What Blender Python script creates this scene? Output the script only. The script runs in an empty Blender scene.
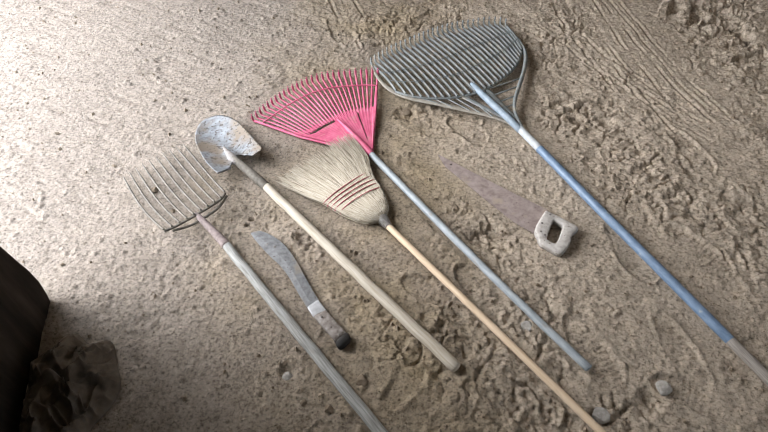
import bpy, bmesh, math, random
import numpy as np
from mathutils import Vector

random.seed(7)
RS = np.random.RandomState(11)
sc = bpy.context.scene
COL = sc.collection

# ------------------------------------------------------------------ camera
CAM_H = 1.75
PITCH = math.radians(50)
HFOV = math.radians(66)
F = 384 / math.tan(HFOV / 2)
cam_d = bpy.data.cameras.new('camera')
cam = bpy.data.objects.new('camera', cam_d)
COL.objects.link(cam)
cam.location = (0, 0, CAM_H)
cam.rotation_euler = (math.pi / 2 - PITCH, 0, 0)
cam_d.sensor_width = 36
cam_d.angle = HFOV
cam_d.clip_start = 0.02
sc.camera = cam


def G(px, py, z=0.0):
    """Point of the floor plan (height z) seen at a photograph position."""
    u = (px - 384) / F
    v = (216 - py) / F
    dy = math.cos(PITCH) + v * math.sin(PITCH)
    dz = -math.sin(PITCH) + v * math.cos(PITCH)
    t = (CAM_H - z) / -dz
    return Vector((u * t, dy * t, z))


# ------------------------------------------------------------------ materials
def mat(name, rough=0.8, metal=0.0, spec=0.3):
    m = bpy.data.materials.new(name)
    m.use_nodes = True
    nt = m.node_tree
    b = nt.nodes['Principled BSDF']
    b.inputs['Roughness'].default_value = rough
    b.inputs['Metallic'].default_value = metal
    b.inputs['Specular IOR Level'].default_value = spec
    return m, nt, b


def noise_mat(name, stops, scale=(40, 40, 40), coord='Object', detail=6, rough=0.8, metal=0.0, spec=0.3,
              bump=0.0, bump_scale=None, spots=None, distort=0.0, nrough=0.6):
    """Colour ramp over noise; optional second colour in spots (scale, threshold, colour)."""
    m, nt, b = mat(name, rough, metal, spec)
    N, L = nt.nodes, nt.links
    tc = N.new('ShaderNodeTexCoord')
    mp = N.new('ShaderNodeMapping')
    mp.inputs['Scale'].default_value = scale
    L.new(tc.outputs[coord], mp.inputs['Vector'])
    nz = N.new('ShaderNodeTexNoise')
    nz.inputs['Scale'].default_value = 1
    nz.inputs['Detail'].default_value = detail
    nz.inputs['Roughness'].default_value = nrough
    nz.inputs['Distortion'].default_value = distort
    L.new(mp.outputs[0], nz.inputs['Vector'])
    cr = N.new('ShaderNodeValToRGB')
    e = cr.color_ramp.elements
    while len(e) < len(stops):
        e.new(0.5)
    for i, (p, c) in enumerate(stops):
        e[i].position = p
        e[i].color = (*c, 1)
    L.new(nz.outputs['Fac'], cr.inputs[0])
    out = cr.outputs[0]
    if spots:
        for (ss, th, sof, colr) in spots:
            mp2 = N.new('ShaderNodeMapping')
            mp2.inputs['Scale'].default_value = ss if isinstance(ss, tuple) else (ss, ss, ss)
            L.new(tc.outputs[coord], mp2.inputs['Vector'])
            n2 = N.new('ShaderNodeTexNoise')
            n2.inputs['Scale'].default_value = 1
            n2.inputs['Detail'].default_value = 5
            L.new(mp2.outputs[0], n2.inputs['Vector'])
            r2 = N.new('ShaderNodeValToRGB')
            r2.color_ramp.elements[0].position = th
            r2.color_ramp.elements[1].position = th + sof
            L.new(n2.outputs['Fac'], r2.inputs[0])
            mx = N.new('ShaderNodeMix')
            mx.data_type = 'RGBA'
            L.new(r2.outputs[0], mx.inputs['Factor'])
            L.new(out, mx.inputs['A'])
            mx.inputs['B'].default_value = (*colr, 1)
            out = mx.outputs['Result']
    L.new(out, b.inputs['Base Color'])
    if bump:
        mp3 = N.new('ShaderNodeMapping')
        mp3.inputs['Scale'].default_value = bump_scale or scale
        L.new(tc.outputs[coord], mp3.inputs['Vector'])
        n3 = N.new('ShaderNodeTexNoise')
        n3.inputs['Scale'].default_value = 1
        n3.inputs['Detail'].default_value = 6
        L.new(mp3.outputs[0], n3.inputs['Vector'])
        bp = N.new('ShaderNodeBump')
        bp.inputs['Strength'].default_value = 1.0
        bp.inputs['Distance'].default_value = bump
        L.new(n3.outputs['Fac'], bp.inputs['Height'])
        L.new(bp.outputs[0], b.inputs['Normal'])
    return m


DUST = (0.40, 0.34, 0.27)
M_wood_grey = noise_mat('weathered_grey_wood', [(0.3, (0.158, 0.151, 0.137)), (0.5, (0.302, 0.302, 0.281)), (0.7, (0.403, 0.410, 0.389))],
                        scale=(14, 420, 1), coord='UV', bump=0.0012, rough=0.75, spots=[((9, 60, 1), 0.62, 0.12, (0.216, 0.194, 0.158))])
M_wood_pale = noise_mat('pale_bare_wood', [(0.3, (0.328, 0.281, 0.211)), (0.5, (0.452, 0.406, 0.328)), (0.7, (0.515, 0.476, 0.406))],
                        scale=(8, 300, 1), coord='UV', bump=0.0005, rough=0.65, spots=[((7, 40, 1), 0.62, 0.15, (0.281, 0.242, 0.195))])
M_wood_broom = noise_mat('turned_pine', [(0.3, (0.515, 0.386, 0.258)), (0.5, (0.626, 0.488, 0.340)), (0.7, (0.681, 0.552, 0.414))],
                         scale=(6, 240, 1), coord='UV', bump=0.0003, rough=0.55, spots=[((10, 50, 1), 0.64, 0.12, (0.442, 0.350, 0.258))])
M_blue = noise_mat('scuffed_blue_paint', [(0.3, (0.085, 0.135, 0.21)), (0.55, (0.145, 0.215, 0.315)), (0.75, (0.205, 0.28, 0.365))],
                   scale=(20, 120, 1), coord='UV', rough=0.45, spec=0.5, bump=0.0003, spots=[((30, 90, 1), 0.62, 0.1, (0.278, 0.312, 0.334))])
M_bluegrey = noise_mat('faded_blue_grey_paint', [(0.3, (0.20, 0.23, 0.25)), (0.55, (0.32, 0.355, 0.375)), (0.75, (0.42, 0.455, 0.47))],
                       scale=(16, 150, 1), coord='UV', rough=0.5, spec=0.4, bump=0.0004, spots=[((12, 80, 1), 0.58, 0.1, (0.251, 0.244, 0.230))])
M_wood_brown = noise_mat('brown_grey_bare_wood', [(0.3, (0.136, 0.119, 0.102)), (0.5, (0.255, 0.230, 0.204)), (0.7, (0.340, 0.315, 0.281))],
                         scale=(14, 420, 1), coord='UV', bump=0.001, rough=0.8)
M_collar = noise_mat('chalky_white_collar', [(0.3, (0.315, 0.336, 0.350)), (0.6, (0.434, 0.462, 0.476))], scale=(40, 40, 1), coord='UV', rough=0.5)
M_steel = noise_mat('worn_grey_steel', [(0.3, (0.13, 0.135, 0.14)), (0.5, (0.21, 0.225, 0.24)), (0.7, (0.29, 0.315, 0.335))],
                    scale=(45, 45, 45), rough=0.6, metal=0.15, spec=0.5, bump=0.0012, spots=[(9, 0.47, 0.14, (0.185, 0.15, 0.115)), (85, 0.56, 0.08, (0.075, 0.062, 0.05))])
M_socket = noise_mat('rusted_steel_socket', [(0.3, (0.150, 0.112, 0.105)), (0.6, (0.285, 0.232, 0.217))], scale=(60, 60, 60), rough=0.75, bump=0.001)
M_frog = noise_mat('pale_scuffed_steel', [(0.3, (0.181, 0.156, 0.141)), (0.6, (0.302, 0.282, 0.267))], scale=(70, 70, 70), rough=0.65, bump=0.001)
M_wire = noise_mat('dusty_iron_wire', [(0.3, (0.086, 0.076, 0.065)), (0.55, (0.178, 0.162, 0.135)), (0.75, (0.238, 0.216, 0.184))], scale=(50, 50, 50), rough=0.7, metal=0.1, bump=0.0006)
M_rustblade = noise_mat('rusty_saw_plate', [(0.3, (0.180, 0.140, 0.126)), (0.5, (0.270, 0.220, 0.203)), (0.7, (0.333, 0.279, 0.256))], scale=(38, 38, 38), rough=0.75, spec=0.3,
                        bump=0.0006, spots=[(16, 0.60, 0.12, (0.333, 0.279, 0.216)), (120, 0.66, 0.04, (0.107, 0.081, 0.073))])
M_machete = noise_mat('pitted_machete_steel', [(0.3, (0.097, 0.094, 0.097)), (0.5, (0.168, 0.172, 0.175)), (0.7, (0.235, 0.240, 0.245))], scale=(55, 55, 55), rough=0.55, metal=0.15, spec=0.5,
                      bump=0.0007, spots=[(14, 0.57, 0.08, (0.214, 0.188, 0.154)), (90, 0.64, 0.05, (0.077, 0.061, 0.052))])
M_machete_bright = noise_mat('bare_scraped_steel', [(0.3, (0.336, 0.343, 0.350)), (0.6, (0.462, 0.469, 0.476))], scale=(60, 60, 60), rough=0.5, metal=0.1, spec=0.5)
M_handle_m = noise_mat('grimy_wood_scales', [(0.3, (0.122, 0.101, 0.086)), (0.5, (0.245, 0.216, 0.194)), (0.7, (0.346, 0.324, 0.302))], scale=(60, 60, 60), rough=0.8, bump=0.0008)
M_black = noise_mat('black_rubber', [(0.3, (0.012, 0.011, 0.010)), (0.7, (0.035, 0.032, 0.03))], scale=(40, 40, 40), rough=0.8)
M_rivet = noise_mat('dark_rivet_metal', [(0.3, (0.08, 0.07, 0.06)), (0.7, (0.2, 0.18, 0.17))], scale=(90, 90, 90), rough=0.5, metal=0.5)
M_sawhandle = noise_mat('chalky_wood_saw_grip', [(0.3, (0.323, 0.298, 0.274)), (0.5, (0.444, 0.419, 0.388)), (0.7, (0.532, 0.516, 0.484))], scale=(60, 60, 60), rough=0.8,
                        bump=0.0006, spots=[(80, 0.63, 0.05, (0.209, 0.177, 0.153))])
M_pink = noise_mat('dusty_pink_plastic', [(0.3, (0.451, 0.078, 0.149)), (0.55, (0.575, 0.124, 0.217)), (0.75, (0.602, 0.198, 0.267))], scale=(26, 26, 26), rough=0.5, spec=0.4,
                   bump=0.0002, spots=[(60, 0.60, 0.12, (0.479, 0.220, 0.211)), (14, 0.64, 0.14, (0.424, 0.243, 0.217))])
M_greyplastic = noise_mat('dusty_grey_plastic', [(0.3, (0.111, 0.121, 0.121)), (0.5, (0.177, 0.194, 0.194)), (0.7, (0.238, 0.255, 0.248))], scale=(40, 40, 40), rough=0.55, spec=0.4,
                          bump=0.0004, spots=[(22, 0.57, 0.14, (0.231, 0.211, 0.172))])
M_tan = noise_mat('dusty_tan_plastic', [(0.3, (0.205, 0.184, 0.150)), (0.6, (0.314, 0.294, 0.252))], scale=(40, 40, 40), rough=0.6, bump=0.0004)
M_bluesocket = noise_mat('blue_grey_plastic_socket', [(0.3, (0.156, 0.207, 0.250)), (0.6, (0.256, 0.314, 0.370))], scale=(40, 40, 40), rough=0.5, spec=0.4)
M_stitch = noise_mat('faded_red_twine', [(0.3, (0.30, 0.06, 0.08)), (0.6, (0.42, 0.12, 0.14))], scale=(120, 120, 120), rough=0.9, bump=0.0004, spots=[(70, 0.62, 0.08, (0.5, 0.36, 0.3))])
M_neck = noise_mat('galvanised_binding_wire', [(0.3, (0.22, 0.20, 0.18)), (0.6, (0.40, 0.38, 0.36))], scale=(80, 80, 80), rough=0.5, metal=0.3)
M_stone = noise_mat('pale_stone', [(0.3, (0.216, 0.200, 0.178)), (0.6, (0.410, 0.389, 0.356))], scale=(50, 50, 50), rough=0.85, bump=0.001)
M_clod = noise_mat('dry_soil_clod', [(0.3, (0.135, 0.104, 0.072)), (0.6, (0.261, 0.211, 0.158))], scale=(60, 60, 60), rough=1.0, spec=0.05, bump=0.002)
M_cloth = noise_mat('grimy_sackcloth', [(0.3, (0.068, 0.054, 0.041)), (0.5, (0.128, 0.104, 0.081)), (0.7, (0.176, 0.149, 0.115))], scale=(14, 14, 14), rough=0.95, spec=0.1, bump=0.0008, bump_scale=(300, 300, 300))
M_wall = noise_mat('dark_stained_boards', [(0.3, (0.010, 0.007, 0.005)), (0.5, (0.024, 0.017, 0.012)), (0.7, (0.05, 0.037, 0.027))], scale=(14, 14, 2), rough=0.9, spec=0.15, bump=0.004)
M_shell = noise_mat('dark_barn_boards', [(0.3, (0.36, 0.31, 0.25)), (0.7, (0.52, 0.455, 0.37))], scale=(6, 6, 6), rough=0.95, spec=0.1)

# straw: colour varies along and between the strands, dark tones painting the shaded gaps
M_straw = noise_mat('broomcorn_straw', [(0.34, (0.12, 0.098, 0.066)), (0.46, (0.36, 0.315, 0.24)), (0.58, (0.52, 0.47, 0.385)), (0.72, (0.62, 0.575, 0.50))],
                    scale=(4, 1, 1), coord='UV', detail=2, rough=0.75, spec=0.2)


def soil_material():
    m, nt, b = mat('dry_earth', 1.0, 0.0, 0.08)
    N, L = nt.nodes, nt.links
    tc = N.new('ShaderNodeTexCoord')

    def nz(scale, detail, rough=0.6):
        n = N.new('ShaderNodeTexNoise')
        n.inputs['Scale'].default_value = scale
        n.inputs['Detail'].default_value = detail
        n.inputs['Roughness'].default_value = rough
        L.new(tc.outputs['Object'], n.inputs['Vector'])
        return n.outputs['Fac']

    def ramp(fac, stops):
        r = N.new('ShaderNodeValToRGB')
        e = r.color_ramp.elements
        while len(e) < len(stops):
            e.new(0.5)
        for i, (p, c) in enumerate(stops):
            e[i].position = p
            e[i].color = (*c, 1)
        L.new(fac, r.inputs[0])
        return r.outputs[0]

    def mix(a, bb, fac, mode='MIX'):
        x = N.new('ShaderNodeMix')
        x.data_type = 'RGBA'
        x.blend_type = mode
        if isinstance(fac, float):
            x.inputs['Factor'].default_value = fac
        else:
            L.new(fac, x.inputs['Factor'])
        L.new(a, x.inputs['A'])
        L.new(bb, x.inputs['B'])
        return x.outputs['Result']
    big = ramp(nz(1.7, 4), [(0.38, (0.320, 0.268, 0.215)), (0.5, (0.335, 0.277, 0.207)), (0.62, (0.338, 0.274, 0.188))])
    fine = ramp(nz(110, 6, 0.72), [(0.35, (0.40, 0.39, 0.38)), (0.45, (0.94, 0.94, 0.93)), (0.55, (1.02, 1.02, 1.02)), (0.67, (1.32, 1.31, 1.29))])
    mid = ramp(nz(14, 5, 0.7), [(0.3, (0.80, 0.79, 0.77)), (0.5, (1, 1, 1)), (0.7, (1.14, 1.13, 1.10))])
    g2 = ramp(nz(72, 2, 0.5), [(0.32, (0.66, 0.65, 0.64)), (0.45, (1, 1, 1)), (0.66, (1.14, 1.13, 1.12))])
    # daylight near the doorway painted in as a paler, less yellow soil tone
    sx = N.new('ShaderNodeSeparateXYZ')
    L.new(tc.outputs['Object'], sx.inputs[0])
    ma = N.new('ShaderNodeMath')
    ma.operation = 'MULTIPLY_ADD'
    L.new(nz(2.2, 3), ma.inputs[0])
    ma.inputs[1].default_value = 1.4
    L.new(sx.outputs['X'], ma.inputs[2])
    door_lift = ramp(ma.outputs[0], [(0.0, (1, 1, 1)), (0.6, (0, 0, 0))])
    pale = N.new('ShaderNodeRGB')
    pale.outputs[0].default_value = (0.335, 0.288, 0.242, 1)
    big = mix(big, pale.outputs[0], door_lift)
    # greyer sand on the tyre-track side, painted paler in place of light
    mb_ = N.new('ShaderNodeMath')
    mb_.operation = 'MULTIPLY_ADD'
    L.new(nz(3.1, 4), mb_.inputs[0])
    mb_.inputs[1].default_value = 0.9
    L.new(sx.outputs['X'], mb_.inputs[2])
    right_lift = ramp(mb_.outputs[0], [(0.62, (0, 0, 0)), (1.0, (1, 1, 1))])
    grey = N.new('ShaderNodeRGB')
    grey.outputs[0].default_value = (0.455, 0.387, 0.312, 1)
    big = mix(big, grey.outputs[0], right_lift)
    c = mix(big, mid, 1.0, 'MULTIPLY')
    c = mix(c, g2, 1.0, 'MULTIPLY')
    c = mix(c, fine, 1.0, 'MULTIPLY')
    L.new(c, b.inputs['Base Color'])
    h = nz(170, 8, 0.75)
    bp = N.new('ShaderNodeBump')
    bp.inputs['Distance'].default_value = 0.008
    bp.inputs['Strength'].default_value = 1.0
    L.new(h, bp.inputs['Height'])
    L.new(bp.outputs[0], b.inputs['Normal'])
    return m


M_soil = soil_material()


# ------------------------------------------------------------------ mesh helpers
class MB:
    def __init__(self):
        self.v, self.f, self.uv = [], [], []      # uv per vertex

    def add(self, verts, faces, uvs=None):
        o = len(self.v)
        self.v += [tuple(x) for x in verts]
        self.uv += list(uvs) if uvs is not None else [(x[0], x[1]) for x in verts]
        self.f += [tuple(i + o for i in f) for f in faces]

    def build(self, name, material, parent=None, smooth=True):
        me = bpy.data.meshes.new(name)
        base = Vector((0, 0, 0))
        r = parent
        while r is not None and r.parent is not None:
            r = r.parent
        if r is not None:
            base = Vector(r.location)
        me.from_pydata([(x[0] - base.x, x[1] - base.y, x[2] - base.z) for x in self.v], [], self.f)
        ul = me.uv_layers.new(name='uv')
        li = np.zeros(len(me.loops), dtype=np.int32)
        me.loops.foreach_get('vertex_index', li)
        ul.data.foreach_set('uv', np.array(self.uv, dtype=np.float32)[li].ravel())
        if smooth:
            me.polygons.foreach_set('use_smooth', np.ones(len(me.polygons), dtype=bool))
        me.materials.append(material)
        me.update()
        o = bpy.data.objects.new(name, me)
        COL.objects.link(o)
        if parent is not None:
            o.parent = parent
        return o


def tube(mb, pts, rad, segs=10, cap=True, flat=1.0, up=None, dome=True, useed=0.0):
    """Sweep an ellipse along pts. rad: number or list. flat: ratio of thickness (along up) to width."""
    P = [Vector(p) for p in pts]
    n = len(P)
    R = list(rad) if isinstance(rad, (list, tuple, np.ndarray)) else [rad] * n
    if cap and dome:
        d0 = (P[0] - P[1]).normalized()
        d1 = (P[-1] - P[-2]).normalized()
        r0, r1 = R[0], R[-1]
        P = [P[0] + d0 * r0 * 0.30] + [P[0] + d0 * r0 * 0.18] + P + [P[-1] + d1 * r1 * 0.18] + [P[-1] + d1 * r1 * 0.30]
        R = [r0 * 0.55, r0 * 0.87] + R + [r1 * 0.87, r1 * 0.55]
        n = len(P)
    upv = Vector(up) if up is not None else Vector((0, 0, 1))
    verts, uvs, faces = [], [], []
    s = useed
    for i in range(n):
        t = (P[min(i + 1, n - 1)] - P[max(i - 1, 0)]).normalized()
        if i:
            s += (P[i] - P[i - 1]).length
        a = t.cross(upv)
        if a.length < 1e-3:
            a = t.cross(Vector((0.3, 1, 0)))
        a.normalize()
        b = a.cross(t).normalized()
        for k in range(segs):
            an = 2 * math.pi * k / segs
            q = P[i] + a * (math.cos(an) * R[i]) + b * (math.sin(an) * R[i] * flat)
            verts.append(q)
            kk = k if k <= segs / 2 else segs - k
            uvs.append((s, 2 * math.pi * kk / segs * R[i] * 0.5 + useed * 3.1))
    for i in range(n - 1):
        for k in range(segs):
            k2 = (k + 1) % segs
            faces.append((i * segs + k, i * segs + k2, (i + 1) * segs + k2, (i + 1) * segs + k))
    if cap:
        faces.append(tuple(range(segs - 1, -1, -1)))
        faces.append(tuple((n - 1) * segs + k for k in range(segs)))
    mb.add(verts, faces, uvs)


def resample(pts, n):
    P = [Vector(p) for p in pts]
    d = [0]
    for i in range(1, len(P)):
        d.append(d[-1] + (P[i] - P[i - 1]).length)
    out = []
    for k in range(n):
        t = d[-1] * k / (n - 1)
        i = 1
        while i < len(d) - 1 and d[i] < t:
            i += 1
        u = (t - d[i - 1]) / max(d[i] - d[i - 1], 1e-9)
        out.append(P[i - 1].lerp(P[i], u))
    return out


def catmull(pts, per=8):
    P = [Vector(p) for p in pts]
    P = [P[0] * 2 - P[1]] + P + [P[-1] * 2 - P[-2]]
    out = []
    for i in range(1, len(P) - 2):
        a, b, c, d = P[i - 1], P[i], P[i + 1], P[i + 2]
        for k in range(per):
            t = k / per
            out.append(0.5 * ((2 * b) + (c - a) * t + (2 * a - 5 * b + 4 * c - d) * t * t + (3 * b - a - 3 * c + d) * t ** 3))
    out.append(P[-2])
    return out


def handle_pts(pix, z, wob=0.0, n=24):
    q = resample(catmull([G(x, y, zz) for (x, y), zz in zip(pix, z if isinstance(z, list) else [z] * len(pix))], 8), n)
    return [p + Vector((math.sin(i * 1.3) * wob, math.cos(i * 0.9) * wob, 0)) for i, p in enumerate(q)]


def thing(name, label, cat, loc, group=None):
    o = bpy.data.objects.new(name, None)
    COL.objects.link(o)
    o.location = loc
    o.empty_display_size = 0.05
    o['label'] = label
    o['category'] = cat
    if group:
        o['group'] = group
    return o


def tag(o, label=None, cat=None, group=None, kind=None):
    for k, v in (('label', label), ('category', cat), ('group', group), ('kind', kind)):
        if v:
            o[k] = v
    return o


def lerp(a, b, t):
    return a + (b - a) * t


# ------------------------------------------------------------------ floor relief
def hash2(ix, iy, seed):
    h = (ix.astype(np.int64) * 374761393 + iy.astype(np.int64) * 668265263 + seed * 974634777) & 0x7fffffff
    h = ((h ^ (h >> 13)) * 1274126177) & 0x7fffffff
    h = h ^ (h >> 16)
    return (h & 0xffff) / 65535.0


def vnoise(x, y, seed):
    ix, iy = np.floor(x), np.floor(y)
    fx, fy = x - ix, y - iy
    fx = fx * fx * fx * (fx * (fx * 6 - 15) + 10)
    fy = fy * fy * fy * (fy * (fy * 6 - 15) + 10)
    a = hash2(ix, iy, seed)
    b = hash2(ix + 1, iy, seed)
    c = hash2(ix, iy + 1, seed)
    d = hash2(ix + 1, iy + 1, seed)
    return (a * (1 - fx) + b * fx) * (1 - fy) + (c * (1 - fx) + d * fx) * fy - 0.5


def fbm(x, y, wl, octs, seed, gain=0.5):
    r = np.zeros_like(x)
    a = 1.0
    ca, sa = math.cos(0.6), math.sin(0.6)
    for i in range(octs):
        r += a * vnoise(x / wl, y / wl, seed + i)
        a *= gain
        wl *= 0.5
        x, y = x * ca - y * sa + 3.7, x * sa + y * ca + 1.3
    return r


def axis(lo, hi, step, far_lo, far_hi):
    fine = np.arange(lo, hi, step)
    a = lo - np.cumsum(0.02 * 1.25 ** np.arange(40))
    a = a[a > far_lo][::-1]
    b = fine[-1] + np.cumsum(0.02 * 1.25 ** np.arange(40))
    b = b[b < far_hi]
    return np.concatenate([[far_lo], a, fine, b, [far_hi]])


XA = axis(-2.3, 2.3, 0.0048, -9, 5.0)
YA = axis(0.55, 3.25, 0.0048, -3.5, 9)
X, Y = np.meshgrid(XA, YA)
# domain warp
WX = X + 0.02 * fbm(X, Y, 0.12, 3, 101)
WY = Y + 0.02 * fbm(X, Y, 0.12, 3, 131)


def seg_dist(pts, x=None, y=None):
    """distance to a polyline, and the running length at the nearest point"""
    x = X if x is None else x
    y = Y if y is None else y
    best = np.full(x.shape, 1e9)
    run = np.zeros(x.shape)
    s = 0
    for a, b in zip(pts[:-1], pts[1:]):
        ax, ay, bx, by = a[0], a[1], b[0], b[1]
        l2 = (bx - ax) ** 2 + (by - ay) ** 2
        t = np.clip(((x - ax) * (bx - ax) + (y - ay) * (by - ay)) / l2, 0, 1)
        d = np.hypot(x - ax - t * (bx - ax), y - ay - t * (by - ay))
        k = d < best
        best[k] = d[k]
        run[k] = (s + t * math.sqrt(l2))[k]
        s += math.sqrt(l2)
    return best, run


def blob_mask(px, py, r, soft=0.5):
    c = G(px, py)
    d = np.hypot(WX - c.x, WY - c.y) / r
    return np.clip((1 + soft / 2 - d) / soft, 0, 1)


H = 0.020 * fbm(X, Y, 0.55, 2, 1)
# how rough the soil is from place to place
rough = np.clip(0.55 + 1.3 * fbm(X, Y, 0.45, 3, 21), 0.25, 1.3)
calm = np.clip((-X - 0.55) / 0.5, 0, 1)
rough *= 1 - 0.55 * calm
rough *= 1 + 0.35 * np.clip((X + 0.1) / 0.6, 0, 1)
ROUGH_SPOTS = [(600, 130, 0.20, 1.0), (650, 170, 0.16, 0.9), (560, 110, 0.12, 0.9), (470, 225, 0.14, 0.9), (500, 250, 0.12, 0.7), (725, 25, 0.30, 0.9),
               (765, 70, 0.15, 0.8), (420, 25, 0.3, 0.6), (300, 20, 0.22, 0.5), (650, 415, 0.12, 0.8), (420, 330, 0.12, 0.5), (430, 350, 0.14, 0.6),
               (640, 215, 0.14, 0.7), (420, 110, 0.12, 0.5), (310, 250, 0.1, 0.4), (550, 390, 0.1, 0.6), (590, 180, 0.12, 0.6), (700, 190, 0.2, 0.5)]
for (a, b, r, s) in ROUGH_SPOTS:
    rough += s * blob_mask(a, b, r, 0.9)
SMOOTH_SPOTS = [(425, 290, 0.075), (400, 385, 0.06), (590, 350, 0.12), (680, 350, 0.10), (700, 395, 0.09), (650, 60, 0.16), (700, 90, 0.12), (270, 280, 0.15), (230, 330, 0.2), (490, 190, 0.1)]
for (a, b, r) in SMOOTH_SPOTS:
    rough *= 1 - 0.8 * blob_mask(a, b, r, 0.6)
rid = 1 - 2 * np.abs(fbm(WX, WY, 0.075, 4, 41))
H += rough * (0.0095 * fbm(WX, WY, 0.09, 4, 61) - 0.0085 * np.clip(rid - 0.72, 0, 1) / 0.28 * np.clip(rough - 0.4, 0, 1))
H += rough * 0.0045 * fbm(X, Y, 0.028, 3, 81, 0.65)
H += 0.0032 * fbm(X, Y, 0.012, 2, 91, 0.7)
# low diagonal scuffs over the soil by the doorway
ang = math.radians(62)
u = (X * math.cos(ang) + Y * math.sin(ang)) / 0.035
v = (-X * math.sin(ang) + Y * math.cos(ang)) / 0.16
sc_ = np.clip(vnoise(u, v, 301) - 0.12, 0, 1)
H -= 0.014 * sc_ * np.clip((-X + 0.1) / 0.4, 0, 1) * np.clip((Y - 1.2) / 0.4, 0, 1)

# tyre tracks
TRACKS = [[(595, -8), (637, 45), (669.5, 81), (714, 122)], [(579, -8), (605, 42), (631, 74.5), (657, 110), (690, 150)], [(562, -8), (582, 36), (614, 65), (640, 98)],
          [(603, -8), (646, 45), (680, 82), (722, 122)], [(536, 25), (582, 58), (631, 91), (669, 117), (712, 141)], [(556, 20), (600, 52), (648, 84), (700, 120)],
          [(530, 48), (565, 70), (600, 92), (650, 128), (690, 160)], [(548, -8), (566, 30), (596, 66), (622, 96)], [(612, -8), (655, 45), (690, 80), (735, 122)], [(588, -8), (622, 45), (652, 80), (688, 122), (720, 160)], [(545, 22), (592, 56), (641, 88), (684, 116), (724, 141)], [(328, -5), (338, 20), (345, 45)], [(340, -5), (352, 22), (360, 50)], [(350, -5), (364, 18)]]
for k, T in enumerate(TRACKS):
    pts = [G(*p) for p in T]
    d, s = seg_dist(pts, WX * 0.4 + X * 0.6, WY * 0.4 + Y * 0.6)
    fade = np.clip(0.6 + 1.6 * vnoise(s / 0.16, s * 0 + k, 500 + k), 0.15, 1)
    H += 0.62 * fade * (-0.010 * np.exp(-(d / 0.0055) ** 2) + 0.0055 * np.exp(-((d - 0.014) / 0.006) ** 2))
# tread lugs of a tyre that pressed a chain of blocks into the soft soil
d, s = seg_dist([G(555, 95), G(600, 130), G(650, 175), G(705, 225), G(768, 290)], WX, WY)
lug = np.sin(s / 0.072 * 2 * math.pi)
lug = np.clip(lug * 2.5, -1, 1)
H += 0.007 * lug * np.clip((0.085 - d) / 0.03, 0, 1) * np.clip(1.0 - s / 0.9, 0.15, 1)
d, s = seg_dist([G(660, 6), G(710, 18), G(768, 70)], WX, WY)
H += 0.010 * np.clip(np.sin(s / 0.11 * 2 * math.pi) * 2.5, -1, 1) * np.clip((0.11 - d) / 0.04, 0, 1)


def footprint(px, py, dx, dy, length=0.29, width=0.105, tread=0.02, depth=0.008, heel_only=False, ripple=0):
    global H
    c = G(px, py)
    e = G(px + dx, py + dy)
    a = math.atan2(e.y - c.y, e.x - c.x)
    lx = (WX - c.x) * math.cos(a) + (WY - c.y) * math.sin(a)
    ly = -(WX - c.x) * math.sin(a) + (WY - c.y) * math.cos(a)
    t = lx / (length / 2)
    w = width / 2 * (0.86 + 0.16 * np.cos((t - 0.45) * 2.6)) * np.sqrt(np.clip(1 - np.abs(t) ** 5, 0, 1))
    dd = np.minimum(w - np.abs(ly), (length / 2) * (1 - np.abs(t)))
    ins = np.clip(dd / 0.006, 0, 1)
    rim = np.exp(-((dd + 0.009) / 0.008) ** 2)
    if ripple:
        rr = np.hypot(lx - length * 0.15, ly)
        pat = np.sin(rr / 0.016 * 2 * math.pi)
    else:
        pat = np.sign(np.sin(lx / tread * 2 * math.pi)) * (np.abs(ly) > 0.006)
    brk = np.clip(0.75 + 1.6 * vnoise(X / 0.07, Y / 0.07, 77), 0.05, 1.2)     # worn away in places
    H = H * (1 - 0.65 * ins * np.clip(brk, 0, 1)) + ins * (-0.95 * depth + 0.0011 * pat) * brk + 0.0048 * rim * brk


for a in [(592, 352, 30, 45), (682, 352, 26, 42), (702, 398, 36, 14), (430, 288, 30, 8, 0.20), (403, 386, 16, -22, 0.17, 0.09, 0.02, 0.004), (466, 130, 24, 16, 0.22, 0.105, 0.02, 0.006, False, 1),
          (628, 250, 18, 26), (742, 300, 16, 30), (340, 30, 16, 20), (430, 20, 30, -8), (480, 290, 14, 16, 0.24),
          (700, 250, 25, 20), (690, 150, 24, 24)]:
    footprint(*a)
# pits
for (a, b, r, dep) in [(405, 112, 0.035, 0.022), (676, 8, 0.035, 0.03), (722, 12, 0.05, 0.03), (733, 25, 0.04, 0.03), (745, 36, 0.04, 0.03), (760, 62, 0.03, 0.025), (605, 118, 0.035, 0.03), (575, 118, 0.03, 0.025),
                      (250, 218, 0.008, 0.02), (246, 224, 0.008, 0.02), (158, 60, 0.02, 0.012), (175, 205, 0.014, 0.01), (285, 371, 0.025, 0.016), (497, 232, 0.03, 0.02), (652, 398, 0.03, 0.016), (600, 420, 0.03, 0.018)]:
    H -= dep * blob_mask(a, b, r, 0.9)

# flatten the soil where the tools lie, so that they rest on it
REST = [([(262, 182), (458, 371)], 0.02), ([(197, 214), (395, 450)], 0.02), ([(252, 236), (290, 265), (345, 343)], 0.03), ([(386, 222), (615, 444)], 0.02), ([(368, 151), (475, 263), (588, 369)], 0.02),
        ([(519, 127), (790, 403)], 0.025), ([(437, 160), (540, 222), (566, 240)], 0.06)]
m = np.zeros_like(H)
for T, r in REST:
    d, s = seg_dist([G(*p) for p in T])
    m = np.maximum(m, np.clip(1 - (d - r * 0.5) / (r * 1.3), 0, 1))
for (a, b, r) in [(172, 186, 0.20), (228, 143, 0.14), (330, 105, 0.22), (300, 110, 0.2), (350, 100, 0.2), (345, 180, 0.19), (310, 175, 0.12), (430, 65, 0.28), (470, 60, 0.3), (400, 65, 0.2), (495, 90, 0.2)]:
    m = np.maximum(m, 0.9 * blob_mask(a, b, r, 0.3))
H = H * (1 - m) + m * np.clip(H * 0.25 - 0.003, -0.012, 0.001)

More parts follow.
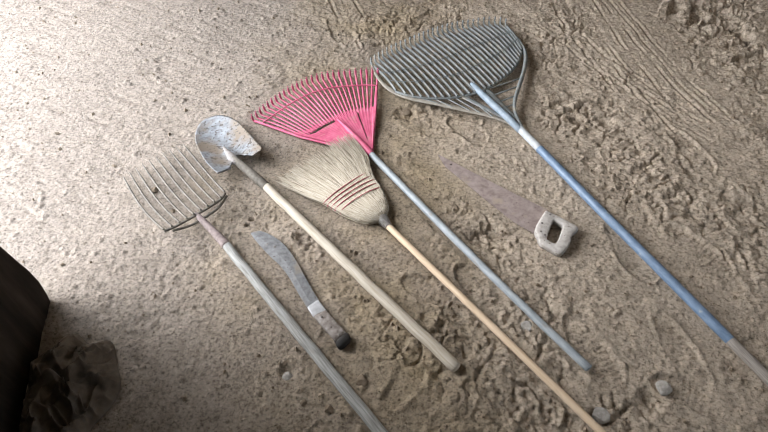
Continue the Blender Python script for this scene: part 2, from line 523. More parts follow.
# crumbs pressed into the soil
fx0, fx1 = np.searchsorted(XA, -2.25), np.searchsorted(XA, 2.25)
fy0, fy1 = np.searchsorted(YA, 0.58), np.searchsorted(YA, 3.2)
CR = np.zeros_like(H)
nC = 11000
for k in range(nC):
    cx, cy = RS.uniform(-2.25, 2.25), RS.uniform(0.58, 3.2)
    i, j = np.searchsorted(YA, cy), np.searchsorted(XA, cx)
    if RS.rand() > 0.35 + 0.6 * rough[min(i, H.shape[0] - 1), min(j, H.shape[1] - 1)]:
        continue
    mm = m[min(i, H.shape[0] - 1), min(j, H.shape[1] - 1)]
    r = (0.0045 + 0.008 * RS.rand() ** 4) * (1 if mm < 0.3 else 0.6)
    w = int(r / 0.0048) + 2
    ys, xs = slice(max(i - w, 0), i + w + 1), slice(max(j - w, 0), j + w + 1)
    dd = ((X[ys, xs] - cx) ** 2 + ((Y[ys, xs] - cy) * RS.uniform(0.7, 1.3)) ** 2) / r ** 2
    CR[ys, xs] = np.maximum(CR[ys, xs], r * RS.uniform(0.35, 0.8) * np.sqrt(np.clip(1 - dd, 0, 1)))
H += CR * (1 - 0.6 * m)
far = np.clip((np.maximum(np.abs(X) - 2.35, 0) + np.maximum(Y - 3.3, 0) + np.maximum(0.5 - Y, 0)) / 0.4, 0, 1)
H *= 1 - far

ny, nx = H.shape
me = bpy.data.meshes.new('floor')
vv = np.stack([X, Y, H], -1).reshape(-1, 3).astype(np.float32)
idx = np.arange(ny * nx).reshape(ny, nx)
q = np.stack([idx[:-1, :-1], idx[:-1, 1:], idx[1:, 1:], idx[1:, :-1]], -1).reshape(-1, 4).astype(np.int32)
me.vertices.add(len(vv))
me.vertices.foreach_set('co', vv.ravel())
me.loops.add(q.size)
me.loops.foreach_set('vertex_index', q.ravel())
me.polygons.add(len(q))
me.polygons.foreach_set('loop_start', np.arange(0, q.size, 4, dtype=np.int32))
me.polygons.foreach_set('loop_total', np.full(len(q), 4, dtype=np.int32))
me.polygons.foreach_set('use_smooth', np.ones(len(q), dtype=bool))
me.update(calc_edges=True)
me.validate()
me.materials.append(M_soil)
floor = bpy.data.objects.new('floor', me)
COL.objects.link(floor)
floor['kind'] = 'structure'


def ground_z(x, y):
    i = min(max(np.searchsorted(YA, y), 0), ny - 1)
    j = min(max(np.searchsorted(XA, x), 0), nx - 1)
    return float(H[i, j])


# ------------------------------------------------------------------ barn shell
JX, JY = G(50, 301).x, G(50, 301).y        # inner corner of the doorway's near jamb
CEIL = 2.75
SHADE_EAVE = 0.85       # added overhang, out of view, that shades the ground past the doorway


def wall_x(y):
    return JX + 0.17 * min(max(JY - y, 0), 0.9)



def box(mb, x0, x1, y0, y1, z0, z1):
    v = [(x, y, z) for z in (z0, z1) for (x, y) in ((x0, y0), (x1, y0), (x1, y1), (x0, y1))]
    mb.add(v, [(3, 2, 1, 0), (4, 5, 6, 7), (0, 1, 5, 4), (1, 2, 6, 5), (2, 3, 7, 6), (3, 0, 4, 7)])


def struct(name, mb, material, smooth=False):
    o = mb.build(name, material, None, smooth)
    o['kind'] = 'structure'
    return o


# near wall beside the doorway: rough rounded corner that wanders a little, like hewn planks
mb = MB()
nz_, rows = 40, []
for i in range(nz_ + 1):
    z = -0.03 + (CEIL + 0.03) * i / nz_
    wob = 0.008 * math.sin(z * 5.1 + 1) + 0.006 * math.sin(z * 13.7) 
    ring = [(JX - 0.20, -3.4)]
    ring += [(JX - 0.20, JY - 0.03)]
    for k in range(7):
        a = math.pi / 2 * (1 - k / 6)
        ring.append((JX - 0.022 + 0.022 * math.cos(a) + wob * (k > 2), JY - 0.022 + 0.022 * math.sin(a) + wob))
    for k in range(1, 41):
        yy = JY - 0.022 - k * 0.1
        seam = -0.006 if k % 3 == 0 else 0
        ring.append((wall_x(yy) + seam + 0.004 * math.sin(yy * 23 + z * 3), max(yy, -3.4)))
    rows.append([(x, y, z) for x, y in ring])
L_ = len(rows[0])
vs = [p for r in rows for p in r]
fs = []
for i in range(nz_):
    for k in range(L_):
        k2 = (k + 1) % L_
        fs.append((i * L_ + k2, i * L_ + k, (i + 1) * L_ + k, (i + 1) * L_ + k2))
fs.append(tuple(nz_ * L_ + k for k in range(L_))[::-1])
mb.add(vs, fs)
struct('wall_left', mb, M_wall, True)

mb = MB()
# opening added out of view in the right wall to let in fill light
box(mb, 3.6, 3.8, -3.4, -0.9, -0.03, CEIL)
box(mb, 3.6, 3.8, 0.4, 7.0, -0.03, CEIL)
box(mb, 3.6, 3.8, -0.9, 0.4, 2.3, CEIL)
struct('wall_right', mb, M_shell)
mb = MB()
box(mb, JX - 0.2, 3.8, 7.0, 7.2, -0.03, CEIL)
struct('wall_back', mb, M_shell)
mb = MB()
box(mb, JX - 0.2, 3.8, -3.6, -3.4, -0.03, CEIL)
struct('wall_front', mb, M_shell)
mb = MB()
box(mb, JX - SHADE_EAVE, 3.8, -3.6, 7.2, CEIL, CEIL + 0.12)
struct('ceiling', mb, M_shell)
mb = MB()
box(mb, JX - 0.2, JX, 3.25, 7.0, -0.03, CEIL)  # unseen far side of the doorway, set to cut light on the far ground
box(mb, -5.0, JX - 0.2, 3.45, 3.65, -0.03, CEIL)      # added unseen wall that shades the far part of the yard
struct('wall_left_beyond_and_shade_wing', mb, M_shell)

# ------------------------------------------------------------------ 1 manure fork
root = thing('manure_fork', 'ten-tined wire manure fork with grey weathered wooden handle, head lying left of the shovel blade', 'fork', G(225, 245))
NT = 10
tipsL = catmull([G(123.5, 177, 0.01), G(133, 170, 0.01), G(146, 162, 0.01), G(160, 155, 0.01), G(171, 149.5, 0.01), G(183, 144, 0.01)], 6)
tips = resample(tipsL, NT)
BZ = 0.052
bar = resample(catmull([G(164.5, 231, BZ), G(170, 229, BZ), G(182.5, 222.7, BZ), G(196.5, 214.7, BZ), G(212.5, 205, BZ), G(221, 199, BZ), G(225, 193.5, BZ)], 6), NT)
for k in range(NT):
    e, tp = bar[k], tips[k]
    ins = 1.0
    pts = []
    side = (k / (NT - 1) - 0.5)
    outw = (bar[-1] - bar[0]).normalized() * side * 0.03
    for i in range(15):
        s = i / 14
        p = e.lerp(tp, s)
        z = BZ * (1 - s) ** 2.6 + 0.009 + 0.012 * max(0, s - 0.6) ** 1.5
        bow = math.sin(math.pi * s) * (0.010 + 0.02 * max(0, -side))
        p = p + outw * math.sin(math.pi * s) * 0.4 + Vector((-0.3, -0.5, 0)) * bow * 0.6
        pts.append(Vector((p.x, p.y, z + (0.002 if i == 0 else 0))))
    mb = MB()
    tube(mb, pts, [0.0041] * 11 + [0.0039, 0.0034, 0.0026, 0.0014], 8)
    mb.build('tine', M_wire, root)
mb = MB()
tube(mb, catmull(bar, 3), 0.0050, 8)
mb.build('shoulder_bar', M_wire, root)
# lower strap joining the socket to the two ends of the bar
mb = MB()
tube(mb, catmull([bar[1] + Vector((0.0, -0.006, -0.010)), bar[3] + Vector((0.006, -0.012, -0.020)), G(202, 219, 0.036), bar[7] + Vector((0.010, -0.008, -0.018)), bar[-1] + Vector((0.006, -0.004, -0.008))], 6), 0.0045, 8)
mb.build('brace', M_wire, root)
mb = MB()
tube(mb, [G(196, 213, 0.050), G(199, 217, 0.046), G(206, 224, 0.036), G(215, 233, 0.028), G(224, 242.5, 0.023), G(226, 245, 0.0225)], [0.006, 0.0115, 0.0135, 0.0155, 0.0175, 0.0178], 14)
mb.build('socket', M_socket, root)
mb = MB()
tube(mb, handle_pts([(224, 242.5), (302, 337.5), (380.5, 432), (420, 480)], [0.0205, 0.0180, 0.0175, 0.0175], 0.0008, 40), [0.0168 + 0.0016 * min(1, i / 20) for i in range(40)], 20)
mb.build('handle', M_wood_grey, root)

# ------------------------------------------------------------------ 2 shovel
root = thing('shovel', 'round-point steel shovel with pale wooden handle, its dished blade beside the wire fork head', 'shovel', G(265, 186))
out_px = [(217.4, 173), (207.2, 163.4), (199.6, 151), (195.0, 139.3), (197.4, 127), (205.5, 118.6), (219, 115), (232, 117.8), (242.4, 125.5), (253.0, 137.4), (261.6, 146.8), (262.2, 147.8), (261.2, 149.2), (253.8, 155.0), (252.8, 155.5), (251.5, 155.4), (240, 154.5), (233, 160.5), (230.4, 166.5), (224, 171)]
A0 = G(234, 159.5, 0.02)          # neck
A1 = G(202, 121, 0.02)            # point
axd = (A1 - A0).normalized()
per = Vector((-axd.y, axd.x, 0))
cen = A0.lerp(A1, 0.42)


def blade_z(p):
    lx = (p - A0).dot(axd)
    ly = (p - A0).dot(per)
    Lb = (A1 - A0).length
    z = 0.008 + 2.6 * ly * ly                       # dish across
    z += 0.028 * max(0, 1 - lx / Lb * 1.6) ** 1.6   # shoulders lift towards the socket
    z += 0.010 * max(0, lx / Lb - 0.75)
    z += 0.016 * math.exp(-(ly / 0.018) ** 2) * max(0, 1 - abs(lx) / 0.12)   # raised frog
    return z


def on_blade(px, py):
    z = 0.02
    for _ in range(12):
        z = blade_z(G(px, py, z))
    return G(px, py, z)


rim = resample(catmull([on_blade(x, y) for x, y in out_px + [out_px[0]]], 6), 97)[:-1]
NR, NA = 18, len(rim)
vs, fs = [], []
for side in (0, 1):
    for r in range(NR + 1):
        for k in range(NA):
            p = cen.lerp(rim[k], r / NR)
            z = blade_z(p)
            vs.append((p.x, p.y, z - 0.0022 * side))
n0 = (NR + 1) * NA
for r in range(NR):
    for k in range(NA):
        k2 = (k + 1) % NA
        a, b, c, d = r * NA + k, r * NA + k2, (r + 1) * NA + k2, (r + 1) * NA + k
        fs.append((a, d, c, b))
        fs.append((n0 + a, n0 + b, n0 + c, n0 + d))
for k in range(NA):
    k2 = (k + 1) % NA
    fs.append((NR * NA + k, n0 + NR * NA + k, n0 + NR * NA + k2, NR * NA + k2))
mb = MB()
mb.add(vs, fs)
blade = mb.build('blade', M_steel, root)
# rolled foot steps along the two shoulders
for pa, pb in (((261.0, 149.5), (244, 154.8)), ((217.6, 172.6), (230, 167.5))):
    q = []
    for i in range(8):
        p = on_blade(lerp(pa[0], pb[0], i / 7), lerp(pa[1], pb[1], i / 7))
        q.append(Vector((p.x, p.y, blade_z(p) - 0.003)))
    mb = MB()
    tube(mb, q, 0.0045, 8)
    mb.build('foot_step', M_steel, root)
mb = MB()
tube(mb, [G(223.5, 147, 0.028), G(227, 151.5, 0.039), G(231.5, 157, 0.047), G(237, 162, 0.043)], [0.004, 0.010, 0.0185, 0.0180], 14, flat=0.62)
mb.build('frog', M_frog, root)
mb = MB()
tube(mb, [G(233, 158.5, 0.043), G(240, 164, 0.038), G(252, 174, 0.029), G(266, 186.5, 0.0225)], [0.015, 0.0165, 0.018, 0.0192], 18)
mb.build('socket', M_wire, root)
mb = MB()
tube(mb, handle_pts([(265, 185.5), (360, 276.5), (456, 367)], [0.0225, 0.0195, 0.0175], 0.0008, 40), [0.0175 + 0.0022 * min(1, i / 30) for i in range(40)], 20)
mb.build('handle', M_wood_pale, root)

# ------------------------------------------------------------------ 3 machete
root = thing('machete', 'short curved machete with worn wooden grip, lying between the fork handle and shovel handle', 'machete', G(320, 315))
spine = resample(catmull([G(251.5, 234.5), G(256, 233), (G(262.6, 233.2)), G(273, 238), G(285, 247.2), G(297, 263.5), G(307.7, 283.2), G(318.8, 301.5), G(327, 311.5)], 5), 40)
edge = resample(catmull([G(251.5, 235.5), G(255, 240.5), G(261, 247.8), G(270, 257.5), G(281, 268), G(290, 280), G(299.5, 296.5), G(307, 308.5), G(314, 316)], 5), 40)
vs, fs = [], []
for i in range(40):
    a, b = spine[i], edge[i]
    for j, s in enumerate((0, 0.25, 0.6, 1.0)):
        p = a.lerp(b, s)
        zt = 0.010 + 0.004 * math.sin(i / 39 * math.pi) - (0.0025 if s == 1.0 else 0)
        zb = zt - 0.0038 if s < 1 else zt - 0.0006
        vs.append((p.x, p.y, zt))
        vs.append((p.x, p.y, zb))
for i in range(39):
    for j in range(3):
        a = i * 8 + j * 2
        fs.append((a, a + 2, a + 10, a + 8))
        fs.append((a + 1, a + 9, a + 11, a + 3))
    fs.append((i * 8, i * 8 + 8, i * 8 + 9, i * 8 + 1))
    fs.append((i * 8 + 6, i * 8 + 7, i * 8 + 15, i * 8 + 14))
fs.append((0, 1, 3, 5, 7, 6, 4, 2))
fs.append((312, 314, 316, 318, 319, 317, 315, 313))
mb = MB()
mb.add(vs, fs)
bl = mb.build('blade', M_machete, root, False)


def slab_loft(mb, stations, segs=16, power=3.0):
    """stations: (centre, half width vector, half thickness); superelliptic sections"""
    vs, fs = [], []
    for c, w, t in stations:
        for k in range(segs):
            a = 2 * math.pi * k / segs
            ca, sa = math.cos(a), math.sin(a)
            x = math.copysign(abs(ca) ** (2 / power), ca)
            y = math.copysign(abs(sa) ** (2 / power), sa)
            vs.append(Vector(c) + Vector(w) * x + Vector((0, 0, t)) * y)
    n = len(stations)
    for i in range(n - 1):
        for k in range(segs):
            k2 = (k + 1) % segs
            fs.append((i * segs + k, i * segs + k2, (i + 1) * segs + k2, (i + 1) * segs + k))
    fs.append(tuple(range(segs - 1, -1, -1)))
    fs.append(tuple((n - 1) * segs + k for k in range(segs)))
    mb.add(vs, fs)


def mach_st(cx, cy, wx, wy, ex, ey, t, z=0.0155):
    a, b = G(wx, wy, z), G(ex, ey, z)
    return (a.lerp(b, 0.5), (a - b) * 0.5, t)


mb = MB()
slab_loft(mb, [mach_st(0, 0, 318.6, 300, 307.6, 307.5, 0.0050, 0.0125), mach_st(0, 0, 319.6, 301.8, 307.8, 309, 0.0062, 0.013), mach_st(0, 0, 326, 310, 312.8, 316.4, 0.0066, 0.013), mach_st(0, 0, 328, 312.5, 315, 318.5, 0.005, 0.013)], power=5)
mb.build('bolster', M_machete_bright, root)
mb = MB()
slab_loft(mb, [mach_st(0, 0, 326.8, 310.8, 313.9, 317, 0.009), mach_st(0, 0, 328, 312.4, 315, 318.8, 0.0115), mach_st(0, 0, 336.5, 322.5, 325, 330, 0.0135), mach_st(0, 0, 343.5, 330, 332, 338, 0.0135), mach_st(0, 0, 347, 333.5, 336, 343.5, 0.0135)], power=3.4)
mh = mb.build('grip', M_handle_m, root)
mb = MB()
slab_loft(mb, [mach_st(0, 0, 347, 333.3, 335.5, 343, 0.0135), mach_st(0, 0, 349.5, 335, 336, 345.5, 0.0150, 0.0165), mach_st(0, 0, 351, 338.5, 338, 348.5, 0.0150, 0.0165), mach_st(0, 0, 350.5, 341, 341, 349, 0.012, 0.0165)], power=3)
mb.build('butt_cap', M_black, root)
for (a, b) in ((321.8, 316.8), (331, 327), (339.5, 335.5)):
    p = G(a, b, 0.0287)
    mb = MB()
    tube(mb, [p - Vector((0, 0, 0.006)), p + Vector((0, 0, 0.0006))], 0.0036, 12, up=(0, 1, 0))
    mb.build('rivet', M_rivet, mh)

# ------------------------------------------------------------------ 4 broom
root = thing('broom', 'corn broom with fanned straw head, red stitching and pale wooden handle', 'broom', G(386, 222))
BL = [(379.8, 221.5), (371, 223.2), (361, 222.6), (344, 216.2), (332, 209.3), (323, 202.6), (300, 192.4), (278, 181.5)]
BR = [(386.2, 216), (388.6, 210.5), (387.2, 201), (383, 191), (378.7, 183.5), (369.8, 171.5), (367.2, 158.5), (352, 139.5)]
ZC = [0.030, 0.031, 0.032, 0.032, 0.030, 0.028, 0.026, 0.022]
TH = [0.012, 0.022, 0.027, 0.027, 0.023, 0.021, 0.021, 0.020]
ZB = 0.03
BLc = resample(catmull([G(*p, ZB) for p in BL], 6), 43)
BRc = catmull([G(*p, ZB) for p in BR], 6)
BLc = catmull([G(*p, ZB) for p in BL], 6)
nB = len(BLc)


def bprof(arr, s):
    x = s * (len(arr) - 1)
    i = min(int(x), len(arr) - 2)
    return arr[i] + (arr[i + 1] - arr[i]) * (x - i)


def bpoint(s, t, d):
    """s: neck 0 to tips 1 (may run on), t: across -1..1, d: -1 bottom .. 1 top of the layer"""
    if s <= 1:
        x = s * (nB - 1)
        i = min(int(x), nB - 2)
        a = BLc[i].lerp(BLc[i + 1], x - i)
        b = BRc[i].lerp(BRc[i + 1], x - i)
    else:
        a = BLc[-1] + (BLc[-1] - BLc[-4]) * ((s - 1) * (nB - 1) / 3)
        b = BRc[-1] + (BRc[-1] - BRc[-4]) * ((s - 1) * (nB - 1) / 3)
    p = a.lerp(b, (t + 1) / 2)
    th = bprof(TH, min(s, 1)) * math.sqrt(max(0.05, 1 - t * t * 0.97))
    # the right half of the straw tips lies up on the pink rake
    up = 0.022 * min(max((s - 0.72) / 0.25, 0), 1) * min(max((t + 0.25) / 0.7, 0), 1)
    return Vector((p.x, p.y, max(0.004, bprof(ZC, min(s, 1)) + d * th) + up))


mb = MB()
# body under the strands
S_, K_ = 30, 28
vs, fs, uvs = [], [], []
for i in range(S_ + 1):
    s = 0.9 * i / S_
    for k in range(K_):
        a = 2 * math.pi * k / K_
        t = math.cos(a) * 0.95
        p = bpoint(s, t, math.copysign(0.93, math.sin(a)) * min(1, abs(math.sin(a)) * 8) if abs(math.sin(a)) > 1e-6 else 0)
        vs.append(p)
        uvs.append((p.x * 2, t * 60))
for i in range(S_):
    for k in range(K_):
        k2 = (k + 1) % K_
        fs.append((i * K_ + k, i * K_ + k2, (i + 1) * K_ + k2, (i + 1) * K_ + k))
fs.append(tuple(range(K_)))
fs.append(tuple(S_ * K_ + k for k in range(K_))[::-1])
mb.add(vs, fs, uvs)
SH = 0.52
for k in range(2000):
    t = random.uniform(-1, 1)
    t = math.copysign(abs(t) ** 0.92, t)
    dlay = random.choice([1, 1, 1, 1, -1, random.uniform(-1, 1)])
    s0 = random.choice([0.03, 0.03, random.uniform(0.0, 0.6)])
    s1 = random.uniform(0.90, 1.03) if random.random() < 0.8 else random.uniform(0.7, 1.0)
    if random.random() < 0.04:
        s1 += 0.04
    tt = t + random.gauss(0, 0.07)
    lift = random.uniform(0.0, 0.10) * (random.random() < 0.8)
    pts = []
    nseg = 7
    for i in range(nseg):
        s = lerp(s0, s1, i / (nseg - 1))
        w = max(0, (s - 0.68) / 0.32)
        te = lerp(t, tt, w) * (0.97 if 0.3 < s < 0.66 else 1.0)
        te = max(-1.02, min(1.02, te))
        dd = dlay * (1 + lift * 1.2 * w)
        pts.append(bpoint(s, te, dd))
    r = random.uniform(0.0010, 0.0020)
    tube(mb, pts, [r] * (nseg - 2) + [r * 0.8, r * 0.35], 3, cap=False, useed=k * 0.37)
bris = mb.build('bristles', M_straw, root)
bris['kind'] = 'stuff'
# stitching: five rows of twine wound round the head
for (l, r_) in (((324.5, 203.4), (369.6, 173)), ((328.2, 205.6), (372, 177)), ((332.0, 207.8), (374.5, 181)), ((335.6, 210.2), (377.2, 184.8)), ((341, 213), (380.5, 189.5))):
    a, b = G(*l, ZB), G(*r_, ZB)
    mid = a.lerp(b, 0.5)
    x0 = (mid - BLc[0].lerp(BRc[0], 0.5)).length
    best = min(range(nB), key=lambda i: (BLc[i].lerp(BRc[i], 0.5) - mid).length)
    s = best / (nB - 1)
    th = bprof(TH, s) * 1.16 + 0.001
    zc = bprof(ZC, s)
    pts = []
    NW = 120
    for i in range(NW + 1):
        an = 2 * math.pi * i / NW
        t = math.cos(an)
        p = a.lerp(b, (t * 1.02 + 1) / 2)
        z = zc + math.copysign(th * math.sqrt(max(0, 1 - t * t * 0.97)), math.sin(an)) * min(1, abs(math.sin(an)) * 6)
        jog = 0.0012 * math.sin(i * 1.57)
        pts.append(Vector((p.x + jog, p.y + jog, max(z, 0.003))))
    mb = MB()
    tube(mb, pts, 0.0019, 6, cap=False)
    mb.build('stitching', M_stitch, root)
mb = MB()
na, nb_ = G(379.5, 215.5, 0.030), G(388.5, 226.5, 0.025)
for i in range(9):
    c = na.lerp(nb_, 0.15 + i / 8 * 0.8)
    ax_ = (nb_ - na).normalized()
    pa = ax_.cross(Vector((0, 0, 1))).normalized()
    pb = pa.cross(ax_)
    rr = 0.0165 + 0.0045 * math.sin(math.pi * min(1, (i + 1.5) / 8.5)) - 0.0003 * i
    tube(mb, [c + pa * math.cos(2 * math.pi * k / 24) * rr + pb * math.sin(2 * math.pi * k / 24) * rr for k in range(25)], 0.0021, 6, cap=False, up=ax_)
tube(mb, [na.lerp(nb_, 0.12), nb_], [0.0175, 0.0125], 18)
mb.build('neck_binding', M_neck, root)
mb = MB()
tube(mb, handle_pts([(386.5, 224.5), (487, 321.5), (600, 431), (650, 479.5)], [0.025, 0.016, 0.0122, 0.0122], 0.0002, 50), 0.0122, 18)
mb.build('handle', M_wood_broom, root)

# ------------------------------------------------------------------ 5 pink leaf rake
root = thing('leaf_rake', 'pink plastic fan leaf rake with faded blue-grey handle', 'rake', G(368, 151))
ZP = 0.018
apex = G(370, 151, ZP)
tipP = resample(catmull([G(*p, 0.012) for p in ((255.0, 121.2), (266, 111.5), (276, 103.5), (288, 95), (301, 87.5), (315, 82), (329, 78.5), (343, 77), (357, 75.8), (368, 75), (377.6, 75.5))], 6), 27)
arcP = resample(catmull([G(*p, ZP) for p in ((297, 135.2), (306.3, 132.4), (316.7, 125.5), (334, 117), (349, 112), (360.7, 109.5), (374.6, 108))], 6), 27)
for k in range(27):
    a, b = arcP[k], tipP[k]
    pts = []
    for i in range(9):
        s = i / 8
        p = a.lerp(b, s)
        pts.append(Vector((p.x, p.y, ZP * (1 - s) + 0.009 * s + 0.005 * math.sin(s * math.pi))))
    out = (b - a).normalized()
    e = pts[-1]
    hook = [e + out * 0.006 + Vector((0, 0, 0.004)), e + out * 0.011 + Vector((0, 0, 0.013)), e + out * 0.013 + Vector((0, 0, 0.024)), e + out * 0.012 + Vector((0, 0, 0.036))]
    pts2 = [pts[0] - out * 0.02] + pts + hook
    mb = MB()
    upv = out.cross(Vector((0, 0, 1))).cross(out)
    tube(mb, pts2, [0.0046] * 9 + [0.0046, 0.0054, 0.0058, 0.0056, 0.0042], 8, flat=0.62)
    mb.build('tine', M_pink, root)
# plate: fan of sheet between the apex and the arc, gently creased
neckL, neckR = G(365, 153, ZP), G(372.5, 150, ZP)
vs, fs = [], []
NU, NV = 54, 14
arcF = resample(catmull([G(*p, ZP) for p in ((285, 131.8), (292, 133.2), (306.3, 130.6), (316.7, 124.6), (334, 116), (349, 111), (360.7, 108.5), (375.2, 107))], 6), NU + 1)
neck = resample([neckL, neckR], NU + 1)
for side in (0, 1):
    for i in range(NV + 1):
        s = i / NV
        for j in range(NU + 1):
            p = neck[j].lerp(arcF[j], s)
            z = ZP + 0.007 * (1 - s) + 0.0004 * math.cos(j * math.pi) * s + 0.0018
            if j in (0, 1, NU - 1, NU):
                z += 0.003
            vs.append((p.x, p.y, z - 0.0045 * side))
n0 = (NU + 1) * (NV + 1)
W_ = NU + 1
for i in range(NV):
    for j in range(NU):
        # the long slot just inside the arc and the radial slot
        if i == NV - 2 and 8 <= j <= 27:
            continue
        if 3 <= i <= NV - 2 and j == 43:
            continue
        a, b, c, d = i * W_ + j, i * W_ + j + 1, (i + 1) * W_ + j + 1, (i + 1) * W_ + j
        fs.append((a, b, c, d))
        fs.append((n0 + a, n0 + d, n0 + c, n0 + b))
mb = MB()
mb.add(vs, fs)
mb.build('fan_plate', M_pink, root, False)
# edge ribs from the neck to the outer tines
for side_pts in ((neckL, G(300, 137.3, ZP), tipP[0]), (neckR, G(375.8, 107, ZP), tipP[-1])):
    mb = MB()
    tube(mb, [p + Vector((0, 0, 0.002)) for p in resample(side_pts, 12)], 0.0055, 8, flat=0.9)
    mb.build('edge_rib', M_pink, root)
# spacer bar across the tines
mb = MB()
tube(mb, [Vector((p.x, p.y, 0.0215)) for p in catmull([arcP[i].lerp(tipP[i], 0.80 - 0.16 * i / 26) for i in range(0, 27, 2)], 4)], 0.0036, 8, flat=0.7)
mb.build('spacer_bar', M_pink, root)
mb = MB()
tube(mb, [G(338, 119.5, 0.026), G(347, 128, 0.030), G(357, 138.5, 0.032), G(366, 148.5, 0.030), G(371, 154, 0.027)], [0.004, 0.008, 0.012, 0.0155, 0.0165], 14)
mb.build('socket', M_pink, root)
mb = MB()
tube(mb, handle_pts([(367.5, 150.5), (425, 209), (480, 264), (535, 317.5), (588.5, 368)], [0.028, 0.022, 0.017, 0.0145, 0.014], 0.0003, 40), 0.0138, 18)
mb.build('handle', M_bluegrey, root)

# ------------------------------------------------------------------ 6 big grey leaf rake
root = thing('leaf_rake', 'large grey plastic leaf rake with bright blue handle', 'rake', G(519, 127))
NB = 29
ZG = 0.02
tipB = resample(catmull([G(*p, 0.012) for p in ((372.5, 66), (384, 58), (397, 51.5), (410, 46), (424, 40), (439, 34.5), (455, 30), (470, 27.8), (484, 25.5), (498, 25), (506, 27))], 6), NB)
bandPx = ((396, 91.5), (408, 95.3), (425, 98), (447.6, 98.0), (468, 95), (486, 89), (503, 78), (515.5, 66), (521.2, 53), (520.5, 48))
bandF = resample(catmull([G(*p, ZG + 0.01) for p in bandPx], 6), 401)
bandB = [bandF[round(400 * (k / (NB - 1)) ** 0.85)] for k in range(NB)]
for k in range(NB):
    a, b = bandB[k], tipB[k]
    out = (b - a).normalized()
    # tines sweep: they leave the band and bend a little outward
    ctr = a.lerp(b, 0.5) + Vector((0.006, 0.008, 0))
    pts = []
    for i in range(13):
        s = i / 12
        p = a * (1 - s) ** 2 + ctr * 2 * s * (1 - s) + b * s * s
        pts.append(Vector((p.x, p.y, lerp(ZG + 0.014, 0.012, s) + 0.008 * math.sin(s * math.pi))))
    e = pts[-1]
    out = (pts[-1] - pts[-2]).normalized()
    o2 = Vector((out.x, out.y, 0))
    hook = [e + o2 * 0.008 + Vector((0, 0, 0.004)), e + o2 * 0.014 + Vector((0, 0, 0.014)), e + o2 * 0.016 + Vector((0, 0, 0.026)), e + o2 * 0.013 + Vector((0, 0, 0.040))]
    mb = MB()
    tube(mb, pts + hook, [0.0048] * 12 + [0.0046, 0.0045, 0.0044, 0.0042, 0.003], 8, flat=1.9)
    mb.build('tine', M_greyplastic, root)
# inner band carrying the tines
mb = MB()
tube(mb, catmull(bandB, 2), 0.0075, 10, flat=0.7)
mb.build('tine_band', M_greyplastic, root)
# spacer bars across the tines
for fr in (0.30, 0.58):
    q = []
    for k in range(NB):
        a, b = bandB[k], tipB[k]
        ctr = a.lerp(b, 0.5) + Vector((0.006, 0.008, 0))
        s = fr
        p = a * (1 - s) ** 2 + ctr * 2 * s * (1 - s) + b * s * s
        q.append(Vector((p.x, p.y, lerp(ZG + 0.014, 0.012, s) + 0.008 * math.sin(s * math.pi) + 0.0085)))
    mb = MB()
    tube(mb, catmull(q, 2), 0.0024, 8, flat=0.7)
    mb.build('spacer_bar', M_greyplastic, root)
# outer frame straps sweeping from the outer tines to the neck
mb = MB()
tube(mb, resample(catmull([G(*p, 0.022) for p in ((371.8, 65), (379, 79), (392.5, 91.2), (412, 98.5), (434.6, 103), (457, 108.3), (483, 114.2), (503, 120.5), (521, 129))], 6), 40), [0.005 + 0.009 * math.sin(i / 39 * math.pi) for i in range(40)], 10, flat=0.4)
mb.build('frame_strap', M_tan, root)
mb = MB()
tube(mb, resample(catmull([G(*p, 0.030) for p in ((507, 27), (516, 38), (523.2, 48), (525.6, 58), (523.5, 72), (518.5, 88), (514.6, 102), (515.5, 114), (522, 128))], 6), 40), [0.006 + 0.004 * math.sin(i / 39 * math.pi) for i in range(40)], 10, flat=1.5)
mb.build('frame_strap', M_greyplastic, root)
# ladder struts between the band and the straps on both sides of the socket
for (a, b) in (((447, 98.5), (470, 110.5)), ((456, 98), (480, 112.5)), ((466, 95.5), (492, 116)), ((491, 88), (521.5, 78)), ((494, 95), (518, 86.5)), ((499, 102), (516, 95.5)), ((503, 108), (515, 104)), ((420, 98), (440, 104)), ((433, 98), (452, 107))):
    mb = MB()
    tube(mb, [G(*a, 0.026), G(*b, 0.026)], 0.0045, 8, flat=0.7)
    mb.build('strut', M_greyplastic, root)
for (a, b) in (((486, 89), (515, 117)), ((462, 96), (510, 121))):
    mb = MB()
    tube(mb, [G(*a, 0.027), G(*b, 0.027)], [0.014, 0.008], 8, flat=0.35)
    mb.build('web_plate', M_greyplastic, root)
mb = MB()
tube(mb, [G(471.5, 84, 0.038), G(475, 87.5, 0.039), G(492, 103.5, 0.037), G(508, 118, 0.032), G(520, 130, 0.026)], [0.0105, 0.0145, 0.0165, 0.0165, 0.0155], 16)
mb.build('socket', M_bluesocket, root)
mb = MB()
hb = handle_pts([(518.5, 127.5), (600, 210), (685, 295), (768, 378.5), (815, 425.5)], [0.026, 0.0205, 0.0180, 0.0178, 0.0178], 0.0003, 90)
i_c = min(range(90), key=lambda i: (hb[i].xy - G(538.8, 149.5, 0.02).xy).length)
i_g = min(range(90), key=lambda i: (hb[i].xy - G(731, 342, 0.018).xy).length)
tube(mb, hb[i_c:i_g + 1], 0.0172, 18)
mb.build('handle', M_blue, root)
mb = MB()
tube(mb, hb[:i_c + 1], [0.0150] + [0.0166] * i_c, 18)
mb.build('collar', M_collar, root)
mb = MB()
tube(mb, hb[i_g:], 0.0166, 18)
mb.build('handle_end', M_wood_brown, root)

